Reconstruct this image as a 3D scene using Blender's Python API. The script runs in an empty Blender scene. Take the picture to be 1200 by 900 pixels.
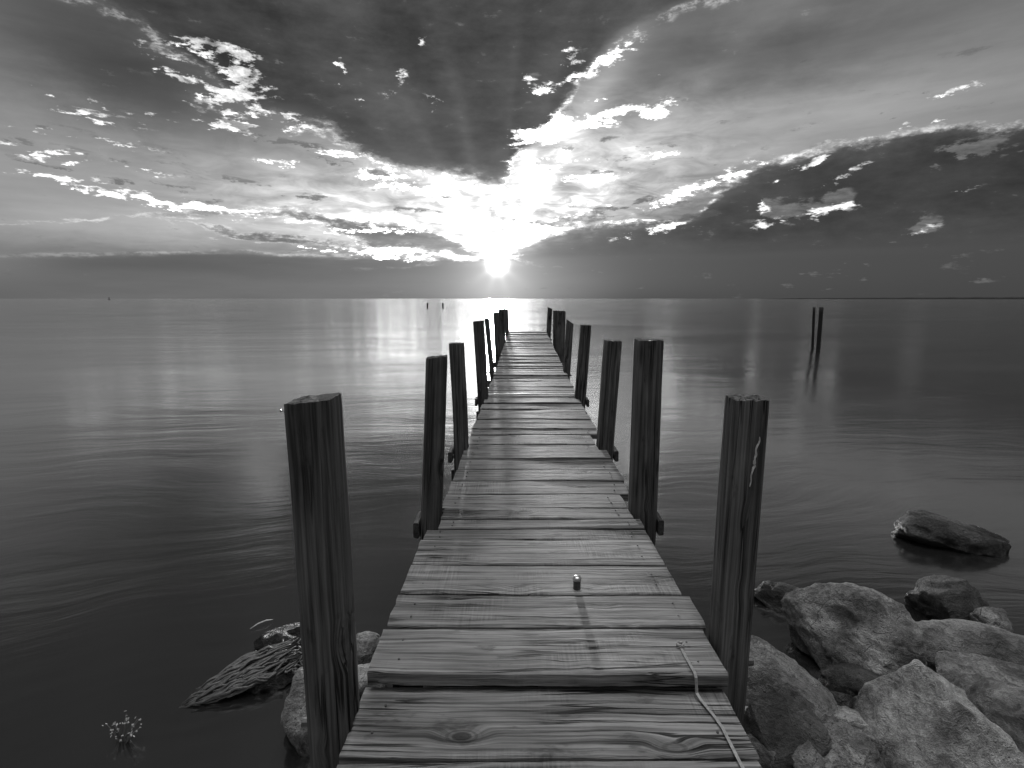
import bpy, bmesh, math, random
from mathutils import Vector, Matrix, noise, Quaternion
R = math.radians
sc = bpy.context.scene
C = sc.collection
random.seed(7)

# ------------------------------------------------------------------ camera
F, CX, CY = 612.0, 600.0, 450.0            # focal length and centre, for a frame 1200 wide
PITCH = math.atan(100.0 / F)
CAMZ, DECK = 1.874, 0.55
cam_d = bpy.data.cameras.new('camera'); cam = bpy.data.objects.new('camera', cam_d); C.objects.link(cam)
cam.location = (0, 0, CAMZ); cam.rotation_euler = (R(90) - PITCH, 0, 0)
cam_d.sensor_width = 36; cam_d.lens = 36 * F / 1200; cam_d.clip_start = 0.05; cam_d.clip_end = 60000
sc.camera = cam
cp, sp = math.cos(PITCH), math.sin(PITCH)
def ray(px, py):
    u, v = px - CX, py - CY
    return Vector((u, F * cp - v * sp, -(v * cp + F * sp)))
def at_z(px, py, z=0.0):                     # surveyed point on a level surface
    r = ray(px, py); t = (CAMZ - z) / -r.z
    return Vector((r.x * t, r.y * t, z))
def at_y(px, py, y):                         # surveyed point at a distance
    r = ray(px, py); t = y / r.y
    return Vector((r.x * t, y, CAMZ + r.z * t))
def ang(px, py):
    r = ray(px, py); return math.atan2(r.x, r.y), math.atan2(r.z, math.hypot(r.x, r.y))
SUN_AZ, SUN_EL = ang(583, 309)

# ------------------------------------------------------------------ node helper
class S:
    """socket wrapper with arithmetic"""
    def __init__(s, g, sock): s.g, s.k = g, sock
    def _m(s, op, *a, clamp=False): return s.g.math(op, s, *a, clamp=clamp)
    def __add__(s, o): return s._m('ADD', o)
    __radd__ = __add__
    def __sub__(s, o): return s._m('SUBTRACT', o)
    def __rsub__(s, o): return s.g.math('SUBTRACT', o, s)
    def __mul__(s, o): return s._m('MULTIPLY', o)
    __rmul__ = __mul__
    def __truediv__(s, o): return s._m('DIVIDE', o)
class G:
    def __init__(s, tree): s.t = tree; s.n = tree.nodes; s.l = tree.links
    def put(s, inp, v):
        if isinstance(v, S): s.l.new(v.k, inp)
        elif v is not None: inp.default_value = v
    def math(s, op, *a, clamp=False):
        n = s.n.new('ShaderNodeMath'); n.operation = op; n.use_clamp = clamp
        for i, v in enumerate(a): s.put(n.inputs[i], v)
        return S(s, n.outputs[0])
    def sstep(s, x, lo, hi, a=0.0, b=1.0):
        n = s.n.new('ShaderNodeMapRange'); n.interpolation_type = 'SMOOTHSTEP'
        s.put(n.inputs[0], x); n.inputs[1].default_value = lo; n.inputs[2].default_value = hi
        s.put(n.inputs[3], a); s.put(n.inputs[4], b)
        return S(s, n.outputs[0])
    def lin(s, x, lo, hi, a=0.0, b=1.0):
        n = s.n.new('ShaderNodeMapRange'); s.put(n.inputs[0], x)
        n.inputs[1].default_value = lo; n.inputs[2].default_value = hi; s.put(n.inputs[3], a); s.put(n.inputs[4], b)
        return S(s, n.outputs[0])
    def mix(s, f, a, b): return a + (b - a) * f if isinstance(a, S) or isinstance(b, S) else s.lin(f, 0, 1, a, b)
    def comb(s, x=0.0, y=0.0, z=0.0):
        n = s.n.new('ShaderNodeCombineXYZ')
        for i, v in enumerate((x, y, z)): s.put(n.inputs[i], v)
        return S(s, n.outputs[0])
    def sep(s, v):
        n = s.n.new('ShaderNodeSeparateXYZ'); s.put(n.inputs[0], v); return [S(s, o) for o in n.outputs]
    def noise(s, vec, scale=5, detail=2, rough=.5, lac=2.0, dist=0.0, out=0):
        n = s.n.new('ShaderNodeTexNoise'); s.put(n.inputs['Vector'], vec)
        n.inputs['Scale'].default_value = scale; n.inputs['Detail'].default_value = detail
        n.inputs['Roughness'].default_value = rough; n.inputs['Lacunarity'].default_value = lac
        n.inputs['Distortion'].default_value = dist
        return S(s, n.outputs[out])
    def voro(s, vec, scale=5, feat='F1', out='Distance', rnd=1.0):
        n = s.n.new('ShaderNodeTexVoronoi'); n.feature = feat; s.put(n.inputs['Vector'], vec)
        n.inputs['Scale'].default_value = scale; n.inputs['Randomness'].default_value = rnd
        return S(s, n.outputs[out])
    def vmath(s, op, a, b=None, out=0):
        n = s.n.new('ShaderNodeVectorMath'); n.operation = op; s.put(n.inputs[0], a)
        if b is not None: s.put(n.inputs[1], b)
        return S(s, n.outputs[out])
    def curve(s, x, pts):
        n = s.n.new('ShaderNodeFloatCurve'); c = n.mapping.curves[0]
        n.mapping.use_clip = False
        pts = sorted(pts)
        c.points[0].location = pts[0]; c.points[1].location = pts[-1]
        for p in pts[1:-1]: c.points.new(*p)
        for p in c.points: p.handle_type = 'AUTO_CLAMPED'
        n.mapping.update(); s.put(n.inputs['Value'], x)
        return S(s, n.outputs[0])

# ------------------------------------------------------------------ sky
def srgb(d):                                 # display value -> radiance
    return d / 12.92 if d <= .04045 else ((d + .055) / 1.055) ** 2.4
def build_world():
    w = bpy.data.worlds.new('World'); sc.world = w; w.use_nodes = True
    t = w.node_tree; t.nodes.clear(); g = G(t)
    tc = t.nodes.new('ShaderNodeTexCoord')
    d = g.vmath('NORMALIZE', S(g, tc.outputs['Generated']))
    x, y, z = g.sep(d)
    az = g.math('ARCTAN2', x, y); el0 = g.math('ARCSINE', z)
    el = g.math('ABSOLUTE', el0)
    # the cloud layer seen in perspective: coordinates on a high level sheet
    zz = el + 0.13
    plane = g.comb(x / zz, y / zz, 0.0)
    flat = g.comb(az * 1.0, el * 2.2, 3.1)
    nb = g.noise(flat, 7, 6, .60)                  # billows
    nc = g.noise(plane, 1.6, 6, .62, dist=.4)      # perspective billows
    nf = g.noise(flat, 26, 5, .64)                 # fine shreds
    ns = g.noise(plane, 5.0, 4, .6, dist=.6)
    st = g.noise(g.comb(az * 2.2, el * 16, .7), 2.2, 6, .55)   # long level streaks
    # warped direction
    wx = az + (nb - .5) * .07 + (nf - .5) * .065
    wy = el + (nc - .5) * .05 + (nf - .5) * .034
    CU = lambda pts, xx=wx: g.curve((xx + .9) / 1.8, [((ang(px, py)[0] + .9) / 1.8, ang(px, py)[1] / .8 + .05) for px, py in pts]) * .8 - .04
    V = lambda pts, xx=az: g.curve((xx + .9) / 1.8, [((ang(px, 350)[0] + .9) / 1.8, v) for px, v in pts])
    WXY = g.comb(wx, wy, 0.0)
    def blob(cx, cy, rx, ry, rot=0, XY=WXY):
        a, e = ang(cx, cy); k = 1 / 660.0 * .93
        c_, s_ = math.cos(R(rot)), math.sin(R(rot))
        n = g.n.new('ShaderNodeMapping'); n.vector_type = 'TEXTURE'; g.put(n.inputs['Vector'], XY)
        n.inputs['Location'].default_value = (a, e, 0); n.inputs['Rotation'].default_value = (0, 0, R(rot)); n.inputs['Scale'].default_value = (rx * k, ry * k, 1)
        v = S(g, n.outputs[0]); return g.math('POWER', 0.3679, g.vmath('DOT_PRODUCT', v, v, out=1))
    def total(lst, **kw):
        out = None
        xy = kw.get('XY', WXY)
        for i, b in enumerate(lst):
            amp = b[5] if len(b) > 5 else 1.0
            if i % 8 == 7: xy = g.vmath('ADD', xy, g.comb(out * 1e-7, 0.0, 0.0))   # evaluates the list in short runs
            v = blob(*b[:5], XY=xy)
            out = v * amp if out is None else g.math('MULTIPLY_ADD', v, amp, out)
        return out
    sx = az - SUN_AZ; sy = el - SUN_EL
    r2 = sx * sx + sy * sy; r = g.math('SQRT', r2)
    # ---- open sky with thin veil
    e_pts = [(0, .30), (.05, .33), (.12, .46), (.2, .59), (.3, .62), (.45, .60), (.7, .48), (1, .40)]
    base = g.curve(el / .5, [(a, srgb(b)) for a, b in e_pts])
    right = g.curve(el / .5, [(a, srgb(b)) for a, b in [(0, .30), (.2, .28), (.35, .40), (.5, .56), (.7, .52), (1, .38)]])
    L = g.mix(g.sstep(az, -.15, .35), base, right)
    L = L * (0.72 + st * .56) * (.8 + nc * .4)
    # wide glow climbing from the sun
    glow = total([(560, 235, 200, 60, 0, .8), (700, 215, 190, 70, 22, .42), (590, 275, 80, 36, 0, 1.1), (420, 250, 190, 45, -10, .35),
                  (640, 170, 100, 60, 40, .25)], XY=g.comb(az + (nb - .5) * .06, el + (st - .5) * .05, 0.0))
    L = L + glow * g.lin(ns, .32, .68, .25, 1.25) * g.lin(st, .3, .7, .6, 1.3) * .85
    # veils of middle grey
    L = L * (1.0 - .45 * total([(860, 70, 160, 40, 0), (1060, 60, 130, 40, 0, .6), (110, 80, 120, 60, 0, .9), (200, 120, 120, 60, -20, .8)]))
    L = L + .10 * total([(950, 130, 140, 40, 10), (1060, 120, 120, 50, 10, .5), (150, 275, 160, 16, 0, .8), (330, 268, 160, 14, 0, 1.6)]) * (.5 + st)
    rim_gain = .35 + 2.6 * g.math('EXPONENT', r * -5.0)
    nh = g.noise(flat, 75, 3, .65)
    def mass(L, field, val, soft=.010, rim=.012, rimk=1.0, tex=None):
        """a dark cloud with a torn edge and a lit lining"""
        f = field
        m = g.sstep(f, -.004, soft) * g.sstep(f, -.004, .03, .80, 1.0)
        lining = g.sstep(f, -rim, -.001) * (1.0 - g.sstep(f, .0, .006))
        lining = lining * g.sstep(ns * .6 + nh * .5 + nf * .4, .66, .90)
        body = val * (g.lin(nb * .45 + nf * .3 + st * .25, .36, .64, .50, 1.65) if tex is None else tex)
        L = L + lining * rim_gain * rimk * (1.0 - m)
        return g.mix(m, L, body)
    # ---- top-centre dark mass hanging down to a point above the sun
    f1 = wy - CU([(-200, -60), (40, -20), (150, 20), (230, 75), (300, 128), (380, 150), (450, 192), (520, 205), (585, 218), (603, 185), (640, 165), (668, 120), (700, 70), (760, 30), (860, -10), (1300, -60)])
    L = mass(L, f1, srgb(.245), soft=.016, rim=.014, rimk=1.0)
    # ---- left upper shade bands
    # ---- right bank
    f2 = CU([(560, 300), (600, 293), (660, 270), (720, 262), (790, 262), (830, 236), (870, 208), (940, 186), (1020, 172), (1090, 158), (1160, 152), (1300, 140)]) - wy
    L = mass(L, f2, g.mix(g.sstep(el, .0, .14), srgb(.30), srgb(.215)), soft=.007, rim=.008, rimk=1.3)
    # ---- wedge left of the sun
    top3 = CU([(100, 262), (290, 246), (340, 249), (400, 258), (470, 262), (520, 275), (575, 296), (600, 300), (700, 330)])
    bot3 = CU([(100, 255), (310, 252), (380, 266), (430, 287), (500, 297), (575, 304), (700, 330)])
    f3 = g.math('MINIMUM', top3 - wy, wy - bot3)
    L = mass(L, f3, srgb(.33), soft=.008, rim=.008)
    # ---- thin band left
    top4 = CU([(60, 262), (200, 262), (260, 268), (330, 276), (420, 290), (500, 300)])
    bot4 = CU([(60, 258), (200, 259), (260, 272), (330, 284), (420, 288), (500, 292)])
    f4 = g.math('MINIMUM', top4 - wy, wy - bot4)
    L = mass(L, f4, srgb(.40), soft=.006, rim=.006, rimk=.6)
    # ---- low haze-grey bank across the left horizon
    wl = el + (st - .5) * .02 + (nf - .5) * .006
    top5 = CU([(-100, 304), (100, 300), (200, 298), (280, 296), (350, 300), (430, 302), (540, 304), (600, 300), (700, 300)], xx=az + (nf - .5) * .02)
    f5 = top5 - wl
    L = mass(L, f5, g.mix(g.sstep(el, .0, .07), srgb(.45), srgb(.37)), soft=.006, rim=.006, rimk=g.sstep(az, .02, -.06, 0.0, .6), tex=.75 + .5 * st)
    L = g.mix(g.sstep(az, -.66, -.80) * g.sstep(el, .12, .02), L, g.mix(g.sstep(el, .0, .10), srgb(.42), srgb(.60)))
    L = g.mix(g.sstep(az, .02, .25) * g.sstep(el, .12, .06), L, srgb(.29))
    # ---- grey patches inside the bank
    s2a = g.noise(plane, 9.0, 4, .65)
    gp = total([(940, 245, 34, 14, 15), (905, 248, 12, 16, 0, .8), (985, 228, 16, 14, 0, .9), (1085, 262, 22, 9, 25, .8), (1130, 175, 40, 10, 10, .8), (1010, 176, 60, 8, 15, .5)])
    L = L + .11 * g.sstep(gp + (nf - .5) * 2.8, .42, .75) * g.lin(s2a, .35, .65, .5, 1.4)
    # ---- shredded bright clouds
    specks = [(290, 88, 26, 30, 30, 1.2), (272, 108, 20, 12, 20), (235, 95, 36, 8, -35, .8), (262, 143, 30, 7, 0), (325, 138, 36, 9, 0, 1.1), (180, 70, 40, 6, -40, .7), (240, 50, 28, 5, 0),
              (185, 135, 16, 4, 0, .8), (105, 138, 46, 4, 0, .9), (110, 165, 50, 5, 0, 1.1), (100, 188, 60, 5, -4, 1.0), (80, 115, 40, 3, -8, .7), (100, 220, 75, 4, -6, 1.0), (190, 235, 60, 5, -12, .9), (262, 246, 36, 5, -8, 1.0),
              (405, 183, 34, 6, 4, 1.2), (330, 190, 26, 4, 0, .9), (450, 210, 60, 8, -6, 1.0), (403, 78, 4, 12, 20, 1.0), (427, 115, 5, 9, 0, .9), (470, 92, 9, 12, 0, 1.0), (512, 120, 5, 12, 30, .5), (488, 47, 9, 5, 0, 1.0),
              (615, 160, 22, 12, 10, 1.2), (700, 140, 90, 8, 8, 1.3), (655, 150, 18, 14, 50, 1.1), (645, 103, 16, 8, -10, 1.0), (622, 92, 8, 8, 0, .9), (715, 66, 40, 9, 20, 1.2), (670, 72, 14, 16, 0, .9), (770, 94, 18, 3, 0, .7), (720, 115, 30, 3, 0, .6), (775, 130, 20, 7, 10, .9),
              (650, 188, 50, 6, 0, .9), (700, 205, 60, 6, 6, .9), (780, 180, 30, 4, 4, .8), (860, 200, 60, 8, 10, .9), (790, 232, 60, 6, 12, 1.1), (530, 218, 46, 8, 0, 1.0),
              (440, 268, 60, 5, -4, 1.0), (480, 300, 60, 4, 0, .9), (430, 294, 90, 5, -3, 1.0), (600, 272, 60, 6, 8, 1.2), (680, 252, 50, 6, 12, 1.0), (770, 270, 40, 8, 8, 1.0),
              (905, 262, 32, 6, 12, 1.0), (900, 240, 8, 14, 0, .6), (965, 188, 55, 3, 15, .9), (985, 208, 34, 4, 15, 1.0), (955, 250, 14, 16, 0, .5), (985, 240, 22, 6, 10, .8), (1080, 270, 24, 6, 20, .5), (1130, 102, 24, 3, 5, .8), (1100, 147, 14, 3, 5, .8), (1140, 215, 14, 4, 20, .4), (1060, 150, 10, 3, 5, .5)]
    sp_ = total(specks)
    s2 = g.noise(g.comb(az * 9 + nf * .6, el * 62, 4.4), 1.5, 4, .6)
    rid = 1.0 - g.math('ABSOLUTE', nf - .5) * 7.0
    lw = g.sstep(az, -.25, -.5)
    k = sp_ + (ns - .5) * 2.6 + (nf - .5) * 3.4 + (nh - .5) * 2.2 + rid * .22 + (s2 - .5) * (1.2 + lw * 3.2) - .12
    shred = g.sstep(k, .56, 1.25) * g.sstep(sp_, .06, .45)
    L = L + shred * g.lin(nf, .35, .65, .25, 1.35) * (.75 + rim_gain * .55)
    # ---- torn grey wisps in front of the bright part
    dk = total([(655, 259, 44, 5, 5), (700, 247, 34, 4, 12), (765, 262, 50, 5, 10, .9), (735, 240, 40, 3, 20, .8), (522, 229, 14, 5, 0, .9), (500, 246, 40, 4, -6, .6), (730, 196, 70, 6, 6, .7), (690, 168, 60, 5, 6, .7),
                (90, 152, 70, 5, -3, .8), (85, 178, 60, 6, -3, .8), (120, 205, 70, 4, -5, .7), (350, 165, 80, 6, -12, .8), (430, 198, 60, 4, -8, .8), (300, 215, 90, 6, -8, .6), (250, 120, 40, 6, -30, .8), (860, 215, 60, 4, 14, .8), (820, 250, 40, 5, 20, .7)])
    L = g.mix(g.sstep(dk + (nf - .5) * 3.2 + (s2 - .5) * 2.2, .45, .95) * .8, L, g.lin(nb, .35, .65, srgb(.26), srgb(.5)))
    # ---- light rays fanning from the sun
    th = g.math('ARCTAN2', sy, sx)
    rn = g.noise(g.comb(th * 1.0, 5.2, 0.0), 3.2, 2, .5)
    rays = g.sstep(rn, .40, .66) * g.math('EXPONENT', r * -2.6) * g.sstep(r, .03, .14) * g.sstep(sy, .0, .05)
    shafts = None
    for px, py, wd, am in ((728, 60, .07, .9), (655, 60, .05, .5), (525, 90, .06, .35), (455, 90, .07, .30), (800, 120, .05, .4), (598, 120, .04, .35)):
        a, e = ang(px, py); t0 = math.atan2(e - SUN_EL, a - SUN_AZ); dt = (th - t0) / wd
        v = g.math('EXPONENT', dt * dt * -1.0) * am
        shafts = v if shafts is None else shafts + v
    shafts = shafts * g.math('EXPONENT', r * -1.8) * g.sstep(r, .06, .2)
    L = L * (.95 + rays * .6 + shafts) + rays * .03 + shafts * .05
    # ---- sun through the cloud gap
    core = g.math('EXPONENT', r2 * (-1 / (.0135 ** 2))) * 7.0
    halo = g.math('EXPONENT', r * -25.0) * .8
    star = g.math('POWER', g.math('ABSOLUTE', g.math('COSINE', th * 5.0)), 3.0) * g.math('EXPONENT', r * -42.0) * .3
    ground_glow = g.math('EXPONENT', (sx * sx) * -190.0) * g.sstep(el, .075, .0) * .16
    # thin cloud next to the sun is many times brighter than the picture can show
    L = L * (1.0 + g.sstep(L, .80, 1.9) * g.math('EXPONENT', r * -2.0) * 3.2)
    L = L + core + halo + star + ground_glow
    # ---- unseen sky: bright zenith patch added to light deck and rocks, dim behind
    up = g.sstep(el, .98, 1.34); back = g.sstep(y, .40, .0); below = g.sstep(el0, -.005, -.03)
    n2 = g.noise(g.comb(x, y, z), 2.5, 4, .6)
    LO = g.mix(up, .10 + .12 * n2, SKY_OVER * (.45 + 1.1 * n2))
    over = g.math('MAXIMUM', g.math('MAXIMUM', up, back), below)
    emo = t.nodes.new('ShaderNodeBackground'); g.put(emo.inputs['Color'], g.comb(LO, LO, LO))
    em = t.nodes.new('ShaderNodeBackground'); g.put(em.inputs['Color'], g.comb(L, L, L)); em.inputs['Strength'].default_value = 1.0
    sky = t.nodes.new('ShaderNodeTexSky'); sky.sky_type = 'NISHITA'; sky.sun_disc = False
    sky.sun_elevation = SUN_EL; sky.sun_rotation = SUN_AZ; sky.dust_density = 2
    bw = t.nodes.new('ShaderNodeRGBToBW'); t.links.new(sky.outputs[0], bw.inputs[0])
    b2 = t.nodes.new('ShaderNodeBackground'); t.links.new(bw.outputs[0], b2.inputs['Color']); b2.inputs['Strength'].default_value = 0.05
    # the air in front of the clouds: only a little of the clear-sky light comes through
    mx = t.nodes.new('ShaderNodeMixShader'); mx.inputs[0].default_value = .9
    t.links.new(b2.outputs[0], mx.inputs[1]); t.links.new(em.outputs[0], mx.inputs[2])
    m2 = t.nodes.new('ShaderNodeMixShader'); g.put(m2.inputs[0], over); t.links.new(mx.outputs[0], m2.inputs[1]); t.links.new(emo.outputs[0], m2.inputs[2]); mx = m2
    o = t.nodes.new('ShaderNodeOutputWorld'); t.links.new(mx.outputs[0], o.inputs[0])
    w.cycles.sampling_method = 'MANUAL'; w.cycles.sample_map_resolution = 1024
SKY_OVER = 4.4
build_world()
sun_d = bpy.data.lights.new('sun', 'SUN'); sun = bpy.data.objects.new('sun', sun_d); C.objects.link(sun)
sun_d.energy = 2.0; sun_d.angle = R(2.4); sun_d.color = (1, 1, 1)
sdir = Vector((math.sin(SUN_AZ) * math.cos(SUN_EL), math.cos(SUN_AZ) * math.cos(SUN_EL), math.sin(SUN_EL)))
sun.rotation_euler = (-sdir).to_track_quat('-Z', 'Y').to_euler(); sun.location = (0, 5, 8)
vs = sc.view_settings; vs.view_transform = 'Standard'; vs.look = 'None'; vs.exposure = 0.0; vs.gamma = 1.0; vs.use_curve_mapping = False
sc.cycles.sample_clamp_indirect = 4.0; sc.cycles.max_bounces = 6

# ------------------------------------------------------------------ materials
def mat(name):
    m = bpy.data.materials.new(name); m.use_nodes = True
    t = m.node_tree; t.nodes.clear(); g = G(t)
    b = t.nodes.new('ShaderNodeBsdfPrincipled'); o = t.nodes.new('ShaderNodeOutputMaterial'); t.links.new(b.outputs[0], o.inputs[0])
    return m, g, b
def obco(g): return S(g, g.n.new('ShaderNodeTexCoord').outputs['Object'])
def world_pos(g): return S(g, g.n.new('ShaderNodeNewGeometry').outputs['Position'])
def bump(g, b, h, dist, strength=1.0, prev=None):
    n = g.n.new('ShaderNodeBump'); g.put(n.inputs['Height'], h); n.inputs['Distance'].default_value = dist; g.put(n.inputs['Strength'], strength)
    if prev: g.l.new(prev.outputs[0], n.inputs['Normal'])
    g.l.new(n.outputs[0], b.inputs['Normal']); return n
def rnd(g): return S(g, g.n.new('ShaderNodeObjectInfo').outputs['Random'])
def grey(g, b, v): g.put(b.inputs['Base Color'], g.comb(v, v, v) if isinstance(v, S) else (v, v, v, 1))

def wood_material(name, lo, hi, along='X', rough=.5, scale=1.0, spec=.5, cracks=1.0, sawk=1.0, wavy=.045):
    m, g, b = mat(name)
    x, y, z = g.sep(obco(g)); rr = rnd(g) * 37.0
    if along == 'Z': x, y, z = z, x, y
    l = x + rr; c1 = y; c2 = z
    wv = g.noise(g.comb(l * 1.3, c1 * 3, c2 * 3), 1.6, 3, .5)
    # knots: cells far apart along the board, rings round them
    kv = g.comb(l * 3.0, c1 * 6.0 + rr, c2 * 1.2)
    kd = g.voro(kv, 1.0, rnd=.9)
    gate = g.sstep(g.sep(g.voro(kv, 1.0, out='Color', rnd=.9))[0], .60, .64)
    kd = kd + (1.0 - gate) * .6
    near = g.sstep(kd, .38, .04)
    cw = c1 + (wv - .5) * wavy + near * .035
    grain = g.noise(g.comb(l * 1.4, cw * 75, c2 * 60), scale, 5, .62)
    broad = g.noise(g.comb(l * .9, cw * 16, c2 * 14), scale, 4, .55)
    ck = g.noise(g.comb(l * .55 + 9, cw * 20 + rr, c2 * 12), scale, 3, .55)
    crack = g.sstep(g.math('ABSOLUTE', ck - .5), .021, .004) * g.sstep(g.noise(g.comb(l * 1.3, c1 * 3, rr), 1.0, 2, .5), .42, .56) * cracks
    knot = g.sstep(kd, .13, .05); ring = g.sstep(g.math('SINE', kd * 95.0), -.4, .9) * g.sstep(kd, .26, .12)
    saw = (g.noise(g.comb(l * 110, c1 * 4, 1.0), 1.0, 2, .5) - .5) * g.sstep(g.noise(g.comb(l * 1.6, c1 * 3, rr), 1.7, 2, .5), .52, .68, .05, 1.5) * sawk + .5
    patch = g.noise(g.comb(l * 1.2, c1 * 3, c2 * 3 + rr), 2.4, 4, .6)
    stain = g.noise(g.comb(l * 3.5, c1 * 11, rr), 1.6, 5, .65)
    v = g.lin(grain * .68 + broad * .34 + (saw - .5) * .16, .40, .66, lo, hi)
    v = v * g.lin(patch, .3, .7, .72, 1.25) * g.lin(rnd(g), 0, 1, .8, 1.2)
    v = v * (1.0 - .45 * g.sstep(stain, .58, .70))
    v = v * (1.0 - .72 * knot) * (1.0 - .35 * ring) * (1.0 - .85 * crack)
    grey(g, b, v)
    g.put(b.inputs['Roughness'], g.lin(broad * .6 + patch * .4, .3, .7, rough - .12, rough + .16))
    b.inputs['Specular IOR Level'].default_value = spec
    h = grain * .5 + broad * .5 - crack * 1.3 - knot * .3 - ring * .15 + (saw - .5) * .16
    bump(g, b, h, .014, 1.0)
    return m
M_PLANK = wood_material('weathered_plank', .05, .29, 'X', .60, spec=.32)
M_PLANK_SHEEN = wood_material('sheen_plank', .62, .85, 'X', .4)  # glossy sheen of one narrow board, put into its colour
M_POST = wood_material('dark_post_wood', .03, .15, 'Z', .62, spec=.25, cracks=1.2, sawk=0.0, wavy=.012)
M_BEAM = wood_material('tarred_beam', .03, .09, 'X', .7, spec=.2)

def rock_material(name, lo, hi, veins=1.0, wet=.07):
    m, g, b = mat(name)
    p = obco(g); rr = rnd(g) * 11.0
    p = g.vmath('ADD', p, g.comb(rr, rr, rr)); x, y, z = g.sep(p)
    big = g.noise(p, 5, 6, .6); fine = g.noise(p, 45, 6, .72); grit = g.noise(p, 190, 3, .7)
    warp = g.vmath('ADD', p, g.comb((big - .5) * .25, (big - .5) * .25, (big - .5) * .25))
    strata = g.noise(g.vmath('MULTIPLY', warp, (3.0, 5.0, 26.0)), 1.0, 5, .6)
    vc = g.voro(warp, 4.5, 'DISTANCE_TO_EDGE'); crack = g.sstep(vc, .012, .002) * g.sstep(big, .50, .60) * veins * .6
    lich = g.sstep(g.noise(p, 14, 5, .7), .60, .68)
    v = g.lin(big * .35 + fine * .35 + strata * .3, .38, .62, lo, hi) * g.lin(grit, .3, .7, .75, 1.25) * g.lin(big, .36, .64, .6, 1.4)
    bed = g.noise(g.vmath('MULTIPLY', warp, (2.0, 3.0, 9.0)), 1.0, 4, .6)
    split = g.sstep(g.math('ABSOLUTE', bed - .5), .018, .003) * g.sstep(fine, .42, .52)
    split2 = g.sstep(g.math('ABSOLUTE', strata - .52), .014, .003) * .6
    split = g.math('MAXIMUM', split, split2)
    v = v * (1.0 - .6 * crack) * (1.0 + .4 * lich) * (1.0 - .35 * split)
    pit = g.sstep(g.voro(p, 60), .28, .08) * g.sstep(big, .48, .6); v = v * (1.0 - .5 * pit)
    wz = g.sep(world_pos(g))[2] + (big - .5) * .08
    dry_lit = g.sstep(wz, wet, wet + .07)  # wet foot of the rock, raised to paint shade on its sides too
    v = v * g.mix(dry_lit, .32, 1.0)
    grey(g, b, v); g.put(b.inputs['Roughness'], g.mix(dry_lit, .28, .8))
    h = strata * 1.1 + fine * .9 + grit * .22 - crack * .6 - pit * .3 + big * .9 - split * .35
    bump(g, b, h, .05, 1.0)
    return m
M_ROCK = rock_material('grey_granite', .07, .42)
M_ROCK_PALE = rock_material('pale_granite', .22, .70, veins=.5)
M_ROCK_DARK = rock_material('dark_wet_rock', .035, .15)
M_ROCK_SMOOTH = rock_material('smooth_stone', .13, .30, veins=.15)

def water_material():
    m, g, b = mat('lake_water')
    x, y, z = g.sep(world_pos(g))
    a = R(9); xr = x * math.cos(a) + y * math.sin(a); yr = y * math.cos(a) - x * math.sin(a)
    warp = g.noise(g.comb(x * .25, y * .25, 0.), 1, 3, .5)
    yr2 = yr + (warp - .5) * 2.4
    n1 = g.noise(g.comb(xr * .55, yr2 * 3.2, 0.), 1.0, 5, .58)          # ripples
    n2 = g.noise(g.comb(xr * .10, yr2 * .62, 3.), 1.0, 4, .55)          # long swells
    n3 = g.noise(g.comb(xr * 2.2, yr2 * 11.0, 7.), 1.0, 3, .5)          # close to the shore
    n4 = g.noise(g.comb(xr * .012, yr2 * .10, 3.), 1.0, 4, .6)         # far swells
    d = g.math('SQRT', x * x + y * y)
    h = n1 * .018 + n2 * .05 + n3 * .0016 + n4 * .22
    patch = g.noise(g.comb(x * .10, y * .22, 2.), 1.0, 3, .5)
    grey(g, b, .010)
    g.put(b.inputs['Roughness'], g.lin(patch, .3, .7, .12, .20))
    b.inputs['IOR'].default_value = 3.2
    bump(g, b, h, 1.0, g.lin(d, 1.0, 60.0, .34, .30))
    return m
M_WATER = water_material()
def plain(name, v, rough=.6, metal=0.0, nscale=40, dist=.002):
    m, g, b = mat(name); n = g.noise(obco(g), nscale, 5, .6)
    grey(g, b, g.lin(n, .3, .7, v * .65, v * 1.3)); b.inputs['Roughness'].default_value = rough; b.inputs['Metallic'].default_value = metal
    bump(g, b, n, dist, .8); return m
M_RUST = plain('rusty_iron', .10, .55, .6)
M_STEEL = plain('worn_steel', .55, .32, .9)
M_STRAP = plain('pale_strap', .30, .6, 0, 90)
M_WEED = plain('wet_weed', .10, .35, 0, 30)
M_FLOWER = plain('pale_florets', .42, .6, 0, 30)
M_BED = plain('lake_bed', .06, .8, 0, 3, .05)
M_LAND = plain('far_shore', .02, .9, 0, .01, .5)
M_STAKE = plain('black_stake', .012, .9)
M_SPLINTER = plain('bare_wood', .5, .6, 0, 60)

# ------------------------------------------------------------------ object helpers
def link(name, bm, m, parent=None, smooth=False):
    me = bpy.data.meshes.new(name); bm.normal_update(); bm.to_mesh(me); bm.free()
    me.materials.append(m)
    if smooth:
        for p in me.polygons: p.use_smooth = True
    o = bpy.data.objects.new(name, me); C.objects.link(o)
    if parent: o.parent = parent
    return o
def tag(o, label=None, cat=None, group=None, kind=None):
    if label: o['label'] = label
    if cat: o['category'] = cat
    if group: o['group'] = group
    if kind: o['kind'] = kind
    return o
def empty(name, loc=(0, 0, 0)):
    o = bpy.data.objects.new(name, None); C.objects.link(o); o.location = loc; o.empty_display_size = .2; return o
def loft(rings, caps=True, bm=None):
    bm = bm or bmesh.new(); vr = [[bm.verts.new(p) for p in r_] for r_ in rings]; n = len(vr[0])
    for a, b in zip(vr, vr[1:]):
        for i in range(n): bm.faces.new((a[i], a[(i + 1) % n], b[(i + 1) % n], b[i]))
    if caps: bm.faces.new(vr[0][::-1]); bm.faces.new(vr[-1])
    bmesh.ops.recalc_face_normals(bm, faces=bm.faces); return bm
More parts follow.
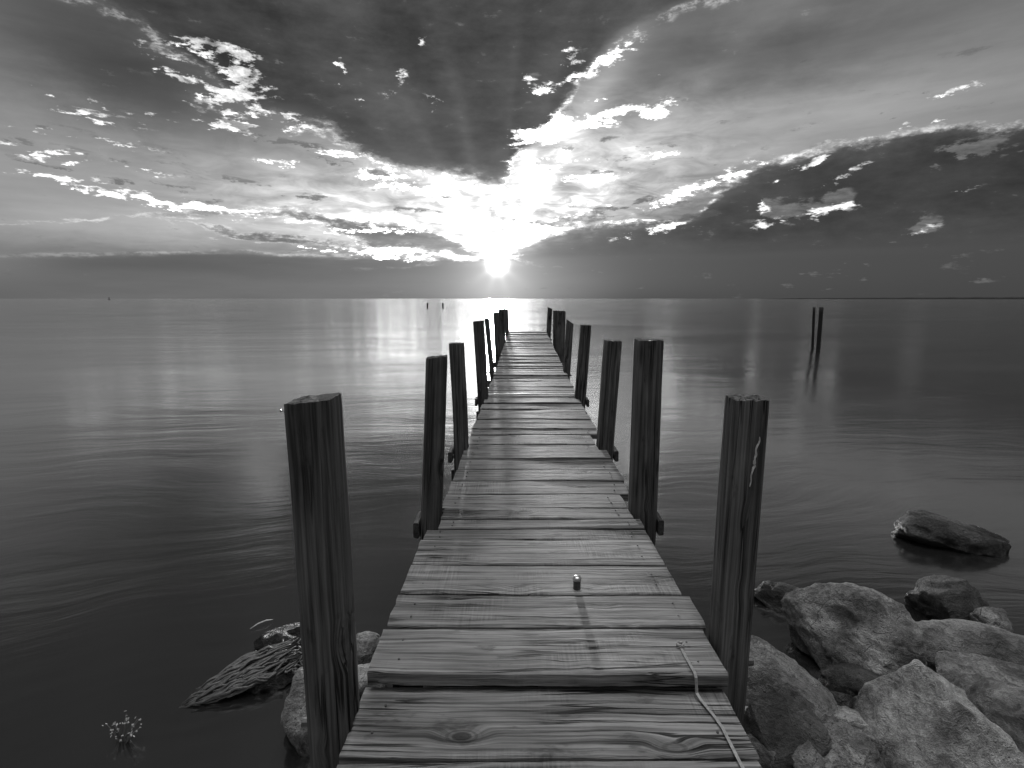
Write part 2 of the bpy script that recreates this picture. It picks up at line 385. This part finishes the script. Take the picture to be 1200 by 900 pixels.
def tube(pts, rad, n=8, bm=None, flat=1.0):
    rings = []; pts = [Vector(p) for p in pts]
    for i, p in enumerate(pts):
        t = (pts[min(i + 1, len(pts) - 1)] - pts[max(i - 1, 0)]).normalized()
        up = Vector((0, 0, 1)) if abs(t.z) < .9 else Vector((0, 1, 0))
        s = t.cross(up).normalized(); u = s.cross(t)
        r_ = rad[i] if isinstance(rad, (list, tuple)) else rad
        rings.append([p + s * math.cos(a) * r_ + u * math.sin(a) * r_ * flat for a in [2 * math.pi * k / n for k in range(n)]])
    return loft(rings, True, bm)

# ------------------------------------------------------------------ setting: water, bed, far shore
bm = bmesh.new()
Rr = [.0, 6, 20, 60, 200, 800, 3000, 12000, 40000]
prev = None; N_ = 96
for r_ in Rr[1:]:
    ring = [bm.verts.new((r_ * math.cos(2 * math.pi * k / N_), r_ * math.sin(2 * math.pi * k / N_), 0)) for k in range(N_)]
    if prev is None: bm.faces.new(ring)
    else:
        for k in range(N_): bm.faces.new((prev[k], ring[k], ring[(k + 1) % N_], prev[(k + 1) % N_]))
    prev = ring
bmesh.ops.recalc_face_normals(bm, faces=bm.faces)
if sum(f.normal.z for f in bm.faces) < 0: bmesh.ops.reverse_faces(bm, faces=bm.faces)
tag(link('lake_water', bm, M_WATER), kind='structure')
bm = bmesh.new(); n = 70; grid = []
for j in range(n + 1):
    row = []
    for i in range(n + 1):
        X = -22 + 44 * i / n; Y = -20 + 40 * j / n
        shore = .9 - .35 * Y + .16 * max(X, -2) - (.5 if X < 0 else 0)
        Z = max(-1.2, min(.9, -.55 + .35 * (1.0 - Y) * .9 + .10 * X)) + .08 * noise.noise(Vector((X * .8, Y * .8, 0)))
        if Y > .5: Z = min(Z, -.12)
        row.append(bm.verts.new((X, Y, Z)))
    grid.append(row)
for j in range(n):
    for i in range(n): bm.faces.new((grid[j][i], grid[j][i + 1], grid[j + 1][i + 1], grid[j + 1][i]))
tag(link('shore_ground', bm, M_BED, smooth=True), kind='structure')
bm = bmesh.new(); rings = []
for k in range(90):
    f = k / 89; px = 888 + f * 480; a = math.atan2(ray(px, 350).x, ray(px, 350).y); D = 2600
    hgt = (2.0 + 9.5 * f ** .6) * (.85 + .3 * noise.noise(Vector((k * .35, 0, 0)))) * (min(1, k / 6))+.3
    c = Vector((math.sin(a) * D, math.cos(a) * D, 0)); o_ = Vector((math.sin(a), math.cos(a), 0))
    rings.append([c - o_ * 60 + Vector((0, 0, -2)), c + Vector((0, 0, hgt)), c + o_ * 80 + Vector((0, 0, hgt * .9)), c + o_ * 200 + Vector((0, 0, -2))])
tag(link('distant_shore', loft(rings, True, bm), M_LAND, smooth=True), kind='structure')

# ------------------------------------------------------------------ the pier
def left_x(s): return -.535 + .0245 * s
def right_x(s): return .735 + .0240 * s
def deck_z(s): return DECK + max(0.0, s - 7.3) / 10.6 * .225
pier = empty('wooden_pier', (0.1, 1.0, 0))
tag(pier, 'long narrow weathered plank pier running straight out over the lake between wooden posts', 'pier')
PO = Vector(pier.location)
NM = []
def nail_mesh():
    if not NM:
        bm = loft([[(r_ * math.cos(a * .7854), r_ * math.sin(a * .7854), z) for a in range(8)] for r_, z in ((.004, -.02), (.0045, .0), (.0042, .0022), (.002, .003))])
        NM.append(bpy.data.meshes.new('nail')); bm.to_mesh(NM[0]); bm.free(); NM[0].materials.append(M_RUST)
    return NM[0]
def plank(s0, s1, xl, xr, z, th=.05, m=M_PLANK, yaw=0.0, seed=0, tiltx=0.0, warp=.004, label=None):
    L_ = xr - xl; W = s1 - s0; nx, ny = 48, 6
    bm = bmesh.new(); rings = []
    def jit(a, b, k): return noise.noise(Vector((a * 2.2 + seed * 3.1, b * 5, k)))
    for i in range(nx + 1):
        fx = i / nx; X = (fx - .5) * L_
        prof = []
        e = .5 * W; bev = .006
        fr = -e + .006 * jit(X * 1.2, 0, 1) + .0035 * jit(X * 6, 0, 5)
        bk = e + .006 * jit(X * 1.2, 1, 2) + .0035 * jit(X * 6, 1, 6)
        zt = warp * 2 * jit(X * .5, 0, 3)
        for q in range(ny + 1):
            fy = q / ny; yy = fr + bev + (bk - fr - 2 * bev) * fy
            prof.append((yy, zt + .5 * warp * jit(X, fy, 4)))
        ring = [(X, fr, zt - bev)] + [(X, a, b) for a, b in prof] + [(X, bk, zt - bev), (X, bk - .002, zt - th), (X, fr + .002, zt - th)]
        rings.append(ring)
    loft(rings, True, bm)
    # ragged ends
    for v in bm.verts:
        if abs(abs(v.co.x) - L_ / 2) < 1e-4: v.co.x += .007 * noise.noise(Vector((v.co.y * 14, seed, v.co.x)))
    o = link('plank', bm, m, pier)
    o.location = Vector(((xl + xr) / 2, (s0 + s1) / 2, z)) - PO; o.rotation_euler = (tiltx, 0, yaw)
    if label: o['label'] = label
    if s0 < 5.2 and s1 > .9:
        for q, (nx_, ny_) in enumerate(((-.5 * L_ + .085, .2), (-.5 * L_ + .09, -.22), (.5 * L_ - .085, .2), (.5 * L_ - .09, -.22))):
            nl = bpy.data.objects.new('nail', nail_mesh()); C.objects.link(nl); nl.parent = o
            nl.location = (nx_ + random.uniform(-.012, .012), ny_ * W + random.uniform(-.01, .01), .002)
    return o
posts = [  # y, top px, base px at deck level, width, lean of top, notch, bend
    (1.56, (368, 467), (392, 840), .143, .05, None, .0, 'thick dark post nearest on the left, nail near its top'),
    (3.08, (512, 418), (506, 598), .128, .10, None, .0, None),
    (4.56, (535, 402), (539, 520), .124, .0, None, .012, None),
    (7.05, (561, 376), (566, 462), .140, .03, None, .0, None),
    (9.60, (570.5, 373), (576, 430), .095, -.1, None, .0, None),
    (12.0, (581, 366), (583, 412), .125, .0, None, .0, None),
    (14.6, (587.5, 362), (589, 400), .16, .0, (0.03, .06), .0, None),
    (17.6, (593, 361), (594.5, 388), .14, .15, (-.03, .05), .0, None),
    (1.86, (875, 466), (853, 760), .124, .0, None, .0, 'near right post with a strip of pale bare wood'),
    (3.12, (760, 398), (753, 590), .154, .0, None, .0, None),
    (4.60, (718, 399), (709, 522), .142, .0, None, .0, None),
    (7.00, (686.5, 381), (680, 465), .148, .0, None, .0, None),
    (9.30, (668, 377), (664, 435), .12, -.35, None, .0, None),
    (12.0, (658.5, 364), (657, 415), .17, -.1, (-.05, .07), .0, None),
    (14.6, (651, 364), (651, 400), .14, .0, None, .0, None),
    (17.6, (644.5, 361), (643, 388), .15, -.2, None, .0, None)]
POSTS = posts
h = CAMZ - DECK
bounds = [1.258, 1.468, 1.651, 1.849, 2.063, 2.17, 2.27, 2.40, 2.59, 2.784, 2.975, 3.19, 3.37, 3.52, 3.78, 3.95]
bounds = [b * h for b in bounds]
while bounds[-1] < 7.05: bounds.append(bounds[-1] + random.choice((.15, .2, .24, .26, .19)))
b1 = bounds[-1]; sheen_at = len(bounds) - 1; bounds.append(b1 + .10)
while bounds[-1] < 17.75: bounds.append(bounds[-1] + random.choice((.26, .3, .24, .27, .22)))
ends = [(-.520, .770), (-.515, .795), (-.508, .772), (-.505, .768), (-.497, .775), (-.497, .775)]
for i, (a, b) in enumerate(zip(bounds, bounds[1:])):
    mid = (a + b) / 2; xl, xr = left_x(mid), right_x(mid)
    if i < len(ends): xl, xr = ends[i]
    else: xl += random.uniform(-.009, .009); xr += random.uniform(-.009, .009)
    for q, P_ in enumerate(POSTS):
        if a - .02 < P_[0] + P_[3] / 2 and b + .02 > P_[0] - P_[3] / 2:
            bx = at_y(*P_[2], P_[0]).x
            if q < 8: xl = max(xl, bx + P_[3] / 2 + .003)
            else: xr = min(xr, bx - P_[3] / 2 - .003)
    gap = random.uniform(.014, .024) if mid < 5 else random.uniform(.024, .042)
    zo = random.uniform(-.006, .006) * (1.6 if mid > 3 else 1)
    pl = i == sheen_at
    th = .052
    plank(a + gap / 2, b - gap / 2, xl, xr, deck_z(mid) + zo + (.008 if pl else 0), th, M_PLANK_SHEEN if pl else M_PLANK,
          yaw=random.uniform(-.006, .006) + (-.008 if i < 3 else 0), seed=i, tiltx=random.uniform(-.008, .008), label='narrow board with its sheen painted pale, brightest of the deck' if pl else None)
# the lower boards at the landward end
s1 = bounds[0] + .05; lowz = DECK - .075
wds = [.31, .24, .25, .23, .26, .25, .24, .25]
for i, wd in enumerate(wds):
    s0 = s1 - wd; plank(s0 + .006, s1 - .006, -.535 + .004 * i, .765 - .005 * i, lowz + random.uniform(-.003, .003), .05, M_PLANK, yaw=random.uniform(-.008, .008), seed=100 + i,
                        label='lower board at the landward step of the deck' if i == 0 else None)
    s1 = s0
# long beams below the boards
def beam(p0, p1, w, hgt, name='stringer', m=M_BEAM):
    p0, p1 = Vector(p0), Vector(p1); L_ = (p1 - p0).length; bm = bmesh.new(); rings = []
    k = max(4, int(L_ / .25))
    for i in range(k + 1):
        X = -L_ / 2 + L_ * i / k; j = lambda q: .004 * noise.noise(Vector((X * 3, q, p0.x)))
        c = .008
        rings.append([(X, -w / 2 + c, -hgt / 2 + j(1)), (X, w / 2 - c, -hgt / 2 + j(2)), (X, w / 2 + j(3), -hgt / 2 + c), (X, w / 2 + j(4), hgt / 2 - c),
                      (X, w / 2 - c, hgt / 2), (X, -w / 2 + c, hgt / 2), (X, -w / 2 + j(6), hgt / 2 - c), (X, -w / 2 + j(7), -hgt / 2 + c)])
    o = link(name, loft(rings, True, bm), m, pier); o.location = (p0 + p1) / 2 - PO
    o.rotation_mode = 'QUATERNION'; o.rotation_quaternion = (p1 - p0).to_track_quat('X', 'Z'); return o
for fx in (.07, .5, .93):
    X = lambda s: left_x(s) + (right_x(s) - left_x(s)) * fx
    for a, b in ((1.74, 7.3), (7.3, 17.6)):
        beam((X(a), a, deck_z(a) - .145), (X(b), b, deck_z(b) - .145), .08, .17)
    beam((X(0), -.6, lowz - .14), (X(1.6), 1.6, lowz - .14), .08, .17)

# posts
def post(T, B, w, top=0.0, notch=None, seed=0, rot=0.0, rnd_=8.0, bend=0.0, label=None):
    T, B = Vector(T), Vector(B); dirv = (B - T).normalized()
    foot = T + dirv * ((T.z + .85) / -dirv.z)
    H = (foot - T).length; nz, na = 90, 48; rings = []
    for j in range(nz + 1):
        f = j / nz; z = H * (1 - f); z = -(H - z)
        ring = []
        for k in range(na):
            a = 2 * math.pi * k / na + rot; ca, sa = math.cos(a), math.sin(a)
            n_ = rnd_; rr = .5 * w / ((abs(math.cos(a - rot)) ** n_ + abs(math.sin(a - rot)) ** n_) ** (1 / n_))
            rr *= 1 + .05 * noise.noise(Vector((ca * 1.2, sa * 1.2, z * 1.1 + seed * 5)))
            groove = noise.noise(Vector((ca * 5, sa * 5, z * .8 + seed * 9)))
            rr -= w * .045 * max(0, .35 - abs(groove)) / .35 * (0.4 + .6 * abs(noise.noise(Vector((ca * 2, z * 1.5, seed)))))
            zz = z
            if j == 0: rr *= .985
            if j <= 3:
                edge = .006 * noise.noise(Vector((ca * 3, sa * 3, seed))) + top * ca * w
                if notch: edge -= notch[1] * math.exp(-((ca * rr - notch[0]) / (.16 * w)) ** 2) * 1.0
                zz += edge * (1 - j / 4)
            ring.append((ca * rr + bend * math.sin(math.pi * min(1, f * 1.6)), sa * rr, zz))
        rings.append(ring)
    bm = loft(rings[::-1], False); bm.verts.ensure_lookup_table()
    # top cap with a little dish
    m_ = len(rings); top_ring = [v for v in bm.verts][-na:]
    c = Vector((sum(v.co.x for v in top_ring) / na, sum(v.co.y for v in top_ring) / na, sum(v.co.z for v in top_ring) / na - .004))
    inner = [bm.verts.new(v.co.lerp(c, .45) + Vector((0, 0, .004 * random.uniform(-1, 1)))) for v in top_ring]; cc = bm.verts.new(c)
    for k in range(na):
        bm.faces.new((top_ring[k], top_ring[(k + 1) % na], inner[(k + 1) % na], inner[k])); bm.faces.new((inner[k], inner[(k + 1) % na], cc))
    bmesh.ops.recalc_face_normals(bm, faces=bm.faces)
    o = link('post', bm, M_POST, pier, smooth=True); o.location = T - PO
    o.rotation_mode = 'QUATERNION'; o.rotation_quaternion = (-dirv).to_track_quat('Z', 'Y') @ Quaternion((0, 0, 1), 0)
    # keep x axis in world x
    zax = -dirv; xax = Vector((1, 0, 0)); xax = (xax - zax * xax.dot(zax)).normalized(); yax = zax.cross(xax)
    o.rotation_quaternion = Matrix((xax, yax, zax)).transposed().to_quaternion()
    if label: o['label'] = label
    me = o.data
    try: me.set_sharp_from_angle(angle=R(38))
    except Exception: pass
    return o
for i, (Y, tp, bp, w, lean, notch, bend, lb) in enumerate(posts):
    T = at_y(*tp, Y); B = at_y(*bp, Y)
    side = -1 if i < 8 else 1
    dx = 0
    lim = left_x(Y) - w / 2 - .004 if side < 0 else right_x(Y) + w / 2 + .004
    p = post(T, B, w, lean, notch, seed=i, label=lb, bend=bend, rot=random.uniform(-.12, .12))
    me = p
    # bolt through the post into the cap beam
    for bz in (.075,):
        bmx = tube([(side * (w / 2 - .01), 0, 0), (side * (w / 2 + .028), 0, 0)], .016, 8)
        z_local = -(T.z - (deck_z(Y) - bz)); bo = link('bolt', bmx, M_RUST, p); bo.location = (0, -.02, z_local)
    if i == 0:
        nb_ = link('nail', tube([(0, 0, 0), (-.028, -.004, .001), (-.030, -.004, .001)], [.0022, .0022, .005], 8), M_STEEL, p); nb_.location = (-w / 2 + .008, -.02, -.034)
    if i == 8:
        random.seed(5); bmx = bmesh.new(); rings = []
        for k in range(26):
            f = k / 25; zz = -.13 - f * .185; xx = .028 - .022 * f + .006 * noise.noise(Vector((f * 6, 0, 0)))
            ww = (.005 + .012 * abs(noise.noise(Vector((f * 9, 3, 0))))) * math.sin(math.pi * (f * .94 + .03)) ** .5
            yy = -w * .49
            rings.append([(xx - ww, yy + .004, zz), (xx, yy - .006, zz), (xx + ww, yy + .004, zz), (xx, yy + .008, zz)])
        link('peeled_strip', loft(rings, True, bmx), M_SPLINTER, p)
    # cap beam below the deck, its end showing outside the post
    if i >= 8:
        l = posts[i - 8]; Yl = l[0]; ll = at_y(*l[2], Yl).x - l[3] / 2 - .03; rr_ = at_y(*bp, Y).x + w / 2 + .035
        yb = Y + w / 2 + .04; yl = Yl + l[3] / 2 + .04
        beam((ll, yl, deck_z(Y) - .30), (rr_, yb, deck_z(Y) - .30), .07, .13, 'crossbeam')
# side blocks next to posts (deck ledger ends)
for i in (1, 2, 3, 9, 10, 11):
    Y, tp, bp, w = posts[i][:4]; B = at_y(*bp, Y); sd = -1 if i < 8 else 1
    beam((B.x + sd * (w / 2 + .02), Y - .09, deck_z(Y) - .07), (B.x + sd * (w / 2 + .02), Y + .10, deck_z(Y) - .07), .035, .10, 'side_block')

# ------------------------------------------------------------------ things on the deck
p = at_z(676, 690, DECK)
bolt = empty('deck_bolt', (p.x, p.y, DECK)); tag(bolt, 'small upright metal bolt with bright round cap standing on the deck boards', 'bolt')
def lathe(prof, n=20):
    return loft([[(r_ * math.cos(2 * math.pi * k / n), r_ * math.sin(2 * math.pi * k / n), z) for k in range(n)] for r_, z in prof])
link('shank', lathe([(.016, 0), (.017, .002), (.017, .040), (.015, .043)]), M_RUST, bolt, True)
link('cap', lathe([(.015, .043), (.020, .045), (.020, .054), (.016, .061), (.008, .064), (.002, .065)]), M_STEEL, bolt, True)
pa, pb, pc = at_z(797, 757, DECK + .012), at_z(803, 792, DECK - .02), at_z(823, 853, lowz + .012)
strap = empty('strap', pa); tag(strap, 'thin pale strap knotted on a board and hanging over the step edge', 'strap')
sf = bounds[0] - .006
pts = [pa, Vector((pa.x + .003, (pa.y + sf) / 2, DECK + .012)), Vector((pa.x + .006, sf + .004, DECK + .013)), Vector((pa.x + .007, sf - .006, DECK + .002)), Vector((pa.x + .012, sf - .009, lowz + .02)),
       Vector((pa.x + .020, sf - .03, lowz + .010)), Vector((pa.x + .040, sf - .10, lowz + .008)), Vector((pa.x + .048, sf - .15, lowz + .009)), Vector((pa.x + .050, sf - .26, lowz + .007)), Vector((pa.x + .053, sf - .36, lowz + .006))]
bm = bmesh.new(); rings = []
for k, q in enumerate(pts):
    t = (pts[min(k + 1, len(pts) - 1)] - pts[max(k - 1, 0)]).normalized(); s_ = Vector((1, 0, 0)); s_ = (s_ - t * s_.dot(t)).normalized(); u_ = s_.cross(t)
    ww = .0052; q = q - pa; rings.append([q - s_ * ww, q - s_ * ww + u_ * .002, q + u_ * .001, q + s_ * ww + u_ * .002, q + s_ * ww, q - u_ * .0006])
link('band', loft(rings, True, bm), M_STRAP, strap)
kn = [Vector((math.cos(a) * .013, math.sin(a) * .010, .006 + .006 * math.sin(a * 2.5))) for a in [k * .52 for k in range(26)]]
link('knot', tube(kn, .0035, 6), M_STRAP, strap, True)

# ------------------------------------------------------------------ stones
def rock(label, c, rad, rot=(0, 0, 0), seed=1, m=M_ROCK, facets=7, sub=5, amp=.22, cut=(.62, .88), planes_=(), group=None, dents=(), name='boulder', squash=1.0):
    rg = random.Random(seed); bm = bmesh.new(); bmesh.ops.create_icosphere(bm, subdivisions=sub, radius=1)
    planes = []
    for _ in range(facets):
        v = Vector((rg.gauss(0, 1), rg.gauss(0, 1), rg.gauss(0, .8))).normalized(); planes.append((v, rg.uniform(*cut)))
    planes += [(Vector(a).normalized(), b) for a, b in planes_]
    off = Vector((seed * 7.3, seed * 3.1, seed))
    for v in bm.verts:
        d = v.co.normalized(); p = d * (1 + amp * noise.noise(d * 1.1 + off) + amp * .5 * noise.noise(d * 2.3 + off))
        for n_, o_ in planes:
            k = p.dot(n_)
            if k > o_: p -= n_ * (k - o_) * .96
        rd = 1 - abs(noise.noise(p * 2.6 + off)) * 2
        p *= 1 + .05 * rd * amp / .22 + .03 * noise.noise(p * 6 + off) + .016 * noise.noise(p * 15 + off)
        # bedding steps
        p *= 1 + .018 * math.sin((p.z * 1.0 + p.x * .4 + .35 * noise.noise(p * 2 + off)) * 24) * (noise.noise(p * 1.5 - off) + .3)
        q_ = p * 1.7 + off; rg_ = 0; am = .5
        for o2 in range(4):
            rg_ += am * (1 - 2 * abs(noise.noise(q_))); q_ = q_ * 2.1; am *= .5
        p *= 1 + .085 * (rg_ - .4)
        for dc, dr, dd in dents:
            q = (p - Vector(dc)).length / dr
            if q < 1: p -= Vector(dc).normalized() * dd * (1 - q * q)
        v.co = Vector((p.x * rad[0], p.y * rad[1], p.z * rad[2]))
    o = link(name, bm, m, smooth=True); o.location = c; o.rotation_euler = [R(a) for a in rot]
    tag(o, label, 'rock', group); return o
GR = 'rocks along the shore right of the pier'
GL = 'rocks at the left foot of the pier'
def C3(px, py, z): return at_z(px, py, z)
rock('low dark rock lying alone in the water, farthest from the shore on the right', C3(1114, 630, .02), (.38, .24, .17), (0, 6, -8), 8, M_ROCK_DARK, 8, 5, .25, group=GR)
rock('dark blocky rock in the water just behind the long smooth stone', C3(1117, 712, .06), (.235, .20, .16), (0, 0, 20), 12, M_ROCK_DARK, 7, 5, group=GR)
rock('small grey stone on the right behind the long smooth stone', C3(1163, 728, .12), (.10, .08, .07), (0, 0, 10), 5, M_ROCK, 4, 4, group=GR)
rock('long smooth rounded grey stone in the middle of the right-hand rocks', C3(1140, 772, .05), (.40, .17, .17), (0, 4, -6), 21, M_ROCK_SMOOTH, 1, 5, .08, group=GR)
rock('flat-faced angular stone between the long smooth stone and the pale foreground boulder', C3(1158, 805, .12), (.27, .19, .15), (10, -6, 24), 31, M_ROCK, 9, 5, .15, (.42, .72), group=GR)
rock('large pale granite boulder with peaked top in the right foreground', C3(1088, 872, .04), (.36, .30, .40), (0, 0, 6), 44, M_ROCK_PALE, 3, planes_=[((-.72, -.1, .66), .60), ((.52, -.1, .84), .60), ((-.1, -.8, .55), .72), ((.1,.8,.5),.6)], sub=6, amp=.16, cut=(.75, .95), group=GR)
rock('biggest grey boulder with a round hollow near its top left', C3(1004, 748, .12), (.34, .25, .235), (0, 16, -28), 52, M_ROCK, 8, 6, .20, (.6, .9), group=GR, dents=(((-.40, -.43, .50), .26, .20),))
rock('small rounded cap stone behind the top of the hollowed boulder', C3(1003, 702, .22), (.10, .08, .07), (0, 20, -25), 53, M_ROCK, 2, 5, .12, group=GR)
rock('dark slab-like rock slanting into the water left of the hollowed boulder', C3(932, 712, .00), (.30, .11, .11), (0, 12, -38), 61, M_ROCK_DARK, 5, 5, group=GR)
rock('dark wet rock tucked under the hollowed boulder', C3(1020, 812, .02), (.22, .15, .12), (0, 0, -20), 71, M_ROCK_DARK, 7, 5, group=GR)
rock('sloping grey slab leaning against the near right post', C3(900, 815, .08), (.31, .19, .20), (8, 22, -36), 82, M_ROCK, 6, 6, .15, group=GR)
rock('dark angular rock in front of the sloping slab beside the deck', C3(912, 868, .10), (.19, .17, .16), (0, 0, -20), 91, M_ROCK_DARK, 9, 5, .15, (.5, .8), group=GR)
rock('small round cobble right of the sloping slab', C3(982, 824, .06), (.075, .06, .055), (0, 0, -15), 95, M_ROCK, 3, 4, group=GR)
rock('fist-sized flat cobble right of the dark angular rock', C3(958, 848, .09), (.085, .08, .06), (0, 0, 30), 97, M_ROCK, 4, 4, group=GR)
rock('flat light cobble touching the left edge of the pale foreground boulder', C3(992, 846, .09), (.10, .07, .055), (0, 0, -10), 99, M_ROCK_PALE, 4, 4, group=GR)
rock('rounded grey stone at the bottom of the picture between the cobbles and the pale boulder', C3(985, 885, .10), (.14, .12, .10), (0, 0, 10), 101, M_ROCK, 5, 5, group=GR)
rock('angular grey stone at the lower right corner', C3(1195, 860, .14), (.20, .22, .17), (0, 0, -20), 104, M_ROCK, 7, 5, group=GR)
rock('narrow pale rock standing left of the nearest left post', C3(362, 838, .07), (.115, .15, .20), (0, 0, 0), 111, M_ROCK, 5, 5, group=GL)
rock('small stone with a bright crest showing between the nearest left post and the deck', C3(430, 765, .05), (.10, .09, .10), (0, 0, 20), 113, M_ROCK, 6, 5, group=GL)
rock('light stone under the deck edge beside the nearest left post', C3(432, 800, .07), (.10, .08, .09), (0, 0, 20), 115, M_ROCK_PALE, 6, 4, group=GL)
rock('black weedy rock low in the water left of the nearest left post', C3(328, 786, -.01), (.17, .13, .10), (0, 0, 30), 117, M_ROCK_DARK, 6, 5, .35, group=GL)
rock('black knobbly rock breaking the water behind the driftwood', C3(336, 754, -.01), (.18, .11, .10), (0, 0, 20), 119, M_ROCK_DARK, 6, 5, .4, group=GL)

rg2 = random.Random(77)
small = [(884, 842, .10, .06, 'palest small stone wedged between the sloping slab and the deck'), (930, 842, .12, .055, 'small stone sitting in front of the sloping slab'), (972, 868, .10, .07, 'small rounded stone below the fist-sized flat cobble'),
         (1010, 832, .06, .05, 'tiny stone against the back left of the pale foreground boulder'), (944, 892, .12, .08, 'small blocky stone at the bottom edge right of the dark angular rock'), (1012, 866, .10, .05, 'tiny light pebble pressed on the left flank of the pale foreground boulder'),
         (1148, 842, .17, .06, 'small stone on the right flank of the pale foreground boulder'), (1068, 792, .03, .08, 'small dark stone between the hollowed boulder and the pale foreground boulder'), (886, 882, .12, .07, 'small stone by the deck edge at the bottom of the picture')]
for i_, (px, py, z, r_, lb) in enumerate(small):
    rock(lb, C3(px, py, z), (r_ * 1.2, r_ * rg2.uniform(.8, 1.1), r_ * rg2.uniform(.65, .85)), (rg2.uniform(-15, 15), rg2.uniform(-15, 15), rg2.uniform(0, 180)), 200 + i_ * 7, M_ROCK_PALE if i_ in (0, 5) else (M_ROCK_DARK if i_ == 7 else M_ROCK), 6, 4, group=GR)
# driftwood: a bundle of torn fibres fanning out to a point
dw = empty('driftwood', C3(285, 790, .02)); tag(dw, 'dark torn driftwood with long splayed fibres lying half in the water left of the pier', 'driftwood')
a0 = C3(345, 765, .06) - dw.location; a1 = C3(212, 828, .0) - dw.location
rg = random.Random(4); bm = bmesh.new()
ax = (a1 - a0).normalized(); sd = Vector((-ax.y, ax.x, 0))
for k in range(60):
    o1, o2 = rg.uniform(-1, 1), rg.uniform(-1, 1); t0 = rg.uniform(-.05, .35); t1 = rg.uniform(.55, 1.0) if abs(o1) > .4 else rg.uniform(.8, 1.03)
    pts = []; rad = []
    for j in range(14):
        f = j / 13; t = t0 + (t1 - t0) * f
        wdt = .10 * math.sin(math.pi * min(1, .25 + .75 * t)) ** .8 + .012
        q = a0 + (a1 - a0) * t + sd * wdt * o1 + Vector((0, 0, (.045 * (1 - t) + .03 * math.sin(math.pi * t)) * (1 - o1 * o1 * .7) + .012 * o2 * (1 - t * .6)))
        q += Vector((noise.noise(Vector((t * 5, k, 0))), noise.noise(Vector((t * 5, k, 3))), noise.noise(Vector((t * 6, k, 9))))) * .026
        pts.append(q); rad.append(.0015 + .0065 * math.sin(math.pi * (f * .85 + .1)) * rg.uniform(.7, 1.2))
    tube(pts, rad, 7, bm)
link('fibre', bm, M_DW if 'M_DW' in globals() else plain('wet_driftwood', .07, .4, 0, 25, .01), dw, True)
# weed tangle between driftwood and rock
wt = bmesh.new(); rg = random.Random(9); base = C3(335, 775, .05)
for k in range(90):
    q = Vector((rg.gauss(0, .075), rg.gauss(0, .045), rg.uniform(0, .035))); pts = [q]
    for j in range(5): pts.append(pts[-1] + Vector((rg.gauss(0, .012), rg.gauss(0, .012), rg.gauss(0, .006))))
    tube(pts, [.004, .006, .006, .005, .003, .001], 5, wt)
o = link('water_weed', wt, M_WEED, None, True); o.location = base; tag(o, kind='stuff'); tag(o, 'dark wet weed tangle between the driftwood and the nearest left post', 'weed')
br = link('twig', tube([C3(293, 737, .01), C3(302, 731, .02), C3(312, 727, .022), C3(320, 726, .012)], [.002, .004, .004, .001], 7), M_SPLINTER, None, True)
tag(br, 'short pale twig floating in the dark water above the driftwood', 'twig')
# little plant at the lower left
pl = empty('shore_plant', C3(143, 868, 0)); tag(pl, 'small sprig with pale florets poking out of the water at the lower left', 'plant')
rg = random.Random(12); st_ = bmesh.new(); fl = bmesh.new()
for k in range(26):
    tip = Vector((rg.gauss(0, .045), rg.gauss(0, .03), rg.uniform(.03, .10))); tube([(tip.x * .2, tip.y * .2, -.02), tip * .6, tip], [.0025, .002, .001], 5, st_)
    for q in range(2):
        c = tip + Vector((rg.gauss(0, .006), rg.gauss(0, .006), rg.gauss(0, .005)))
        nv = Vector((rg.gauss(0, 1), rg.gauss(0, 1), 1)).normalized(); s_ = nv.orthogonal().normalized(); u_ = nv.cross(s_); r_ = rg.uniform(.003, .006)
        loft([[c + (s_ * math.cos(a) + u_ * math.sin(a)) * r_ * (1 if i_ % 2 else .5) + nv * hh for i_, a in enumerate([2 * math.pi * z_ / 8 for z_ in range(8)])] for hh in (0, .0015)], True, fl)
link('stem', st_, M_WEED, pl); link('floret', fl, M_FLOWER, pl)

# ------------------------------------------------------------------ stakes in the lake
def stake(name, px, base_py, top_py, w, label, cat, group, lean=0.0):
    b = C3(px, base_py, 0); T = at_y(px + lean, top_py, b.y); rings = []
    Tl = T - b
    for j in range(13):
        f = j / 12; c = Vector((0, 0, -.6)).lerp(Vector((0, 0, 0)), min(1, f * 3)) if f < 1 / 3 else Vector((0, 0, 0)).lerp(Tl, (f - 1 / 3) * 1.5)
        rings.append([c + Vector((math.cos(a), math.sin(a), 0)) * w * (.5 + .04 * noise.noise(Vector((a, j * .6, px)))) for a in [2 * math.pi * k / 14 for k in range(14)]])
    o = link(name, loft(rings), M_STAKE, None, True); o.location = b; return tag(o, label, cat, group)
G2 = 'old stakes standing in the lake'
stake('wooden_stake', 952, 408, 360, .10, 'thinner left one of the two tall stakes standing in open water on the right', 'stake', G2, 2)
stake('wooden_stake', 958.5, 411, 360, .15, 'thicker right one of the two tall stakes standing in open water on the right', 'stake', G2, 4)
stake('wooden_stake', 501, 361, 355, .30, 'far short stake left of the pier, left one of the pair near the horizon', 'stake', G2)
stake('wooden_stake', 519, 361, 355, .30, 'far short stake left of the pier, right one of the pair near the horizon', 'stake', G2)
# channel marker on the horizon
c = C3(128, 351.6, 0); bo = empty('channel_marker', c); tag(bo, 'tiny dark marker buoy on the horizon at far left', 'buoy')
s_ = 1.4
link('float', lathe([(.2 * s_, -.4), (1.1 * s_, -.1), (1.2 * s_, .5), (.9 * s_, .7), (.2 * s_, .8)]), M_LAND, bo, True)
link('mast', lathe([(.25 * s_, .7), (.2 * s_, 2.4), (.5 * s_, 2.5), (.5 * s_, 3.3), (.1 * s_, 3.5)]), M_LAND, bo, True)
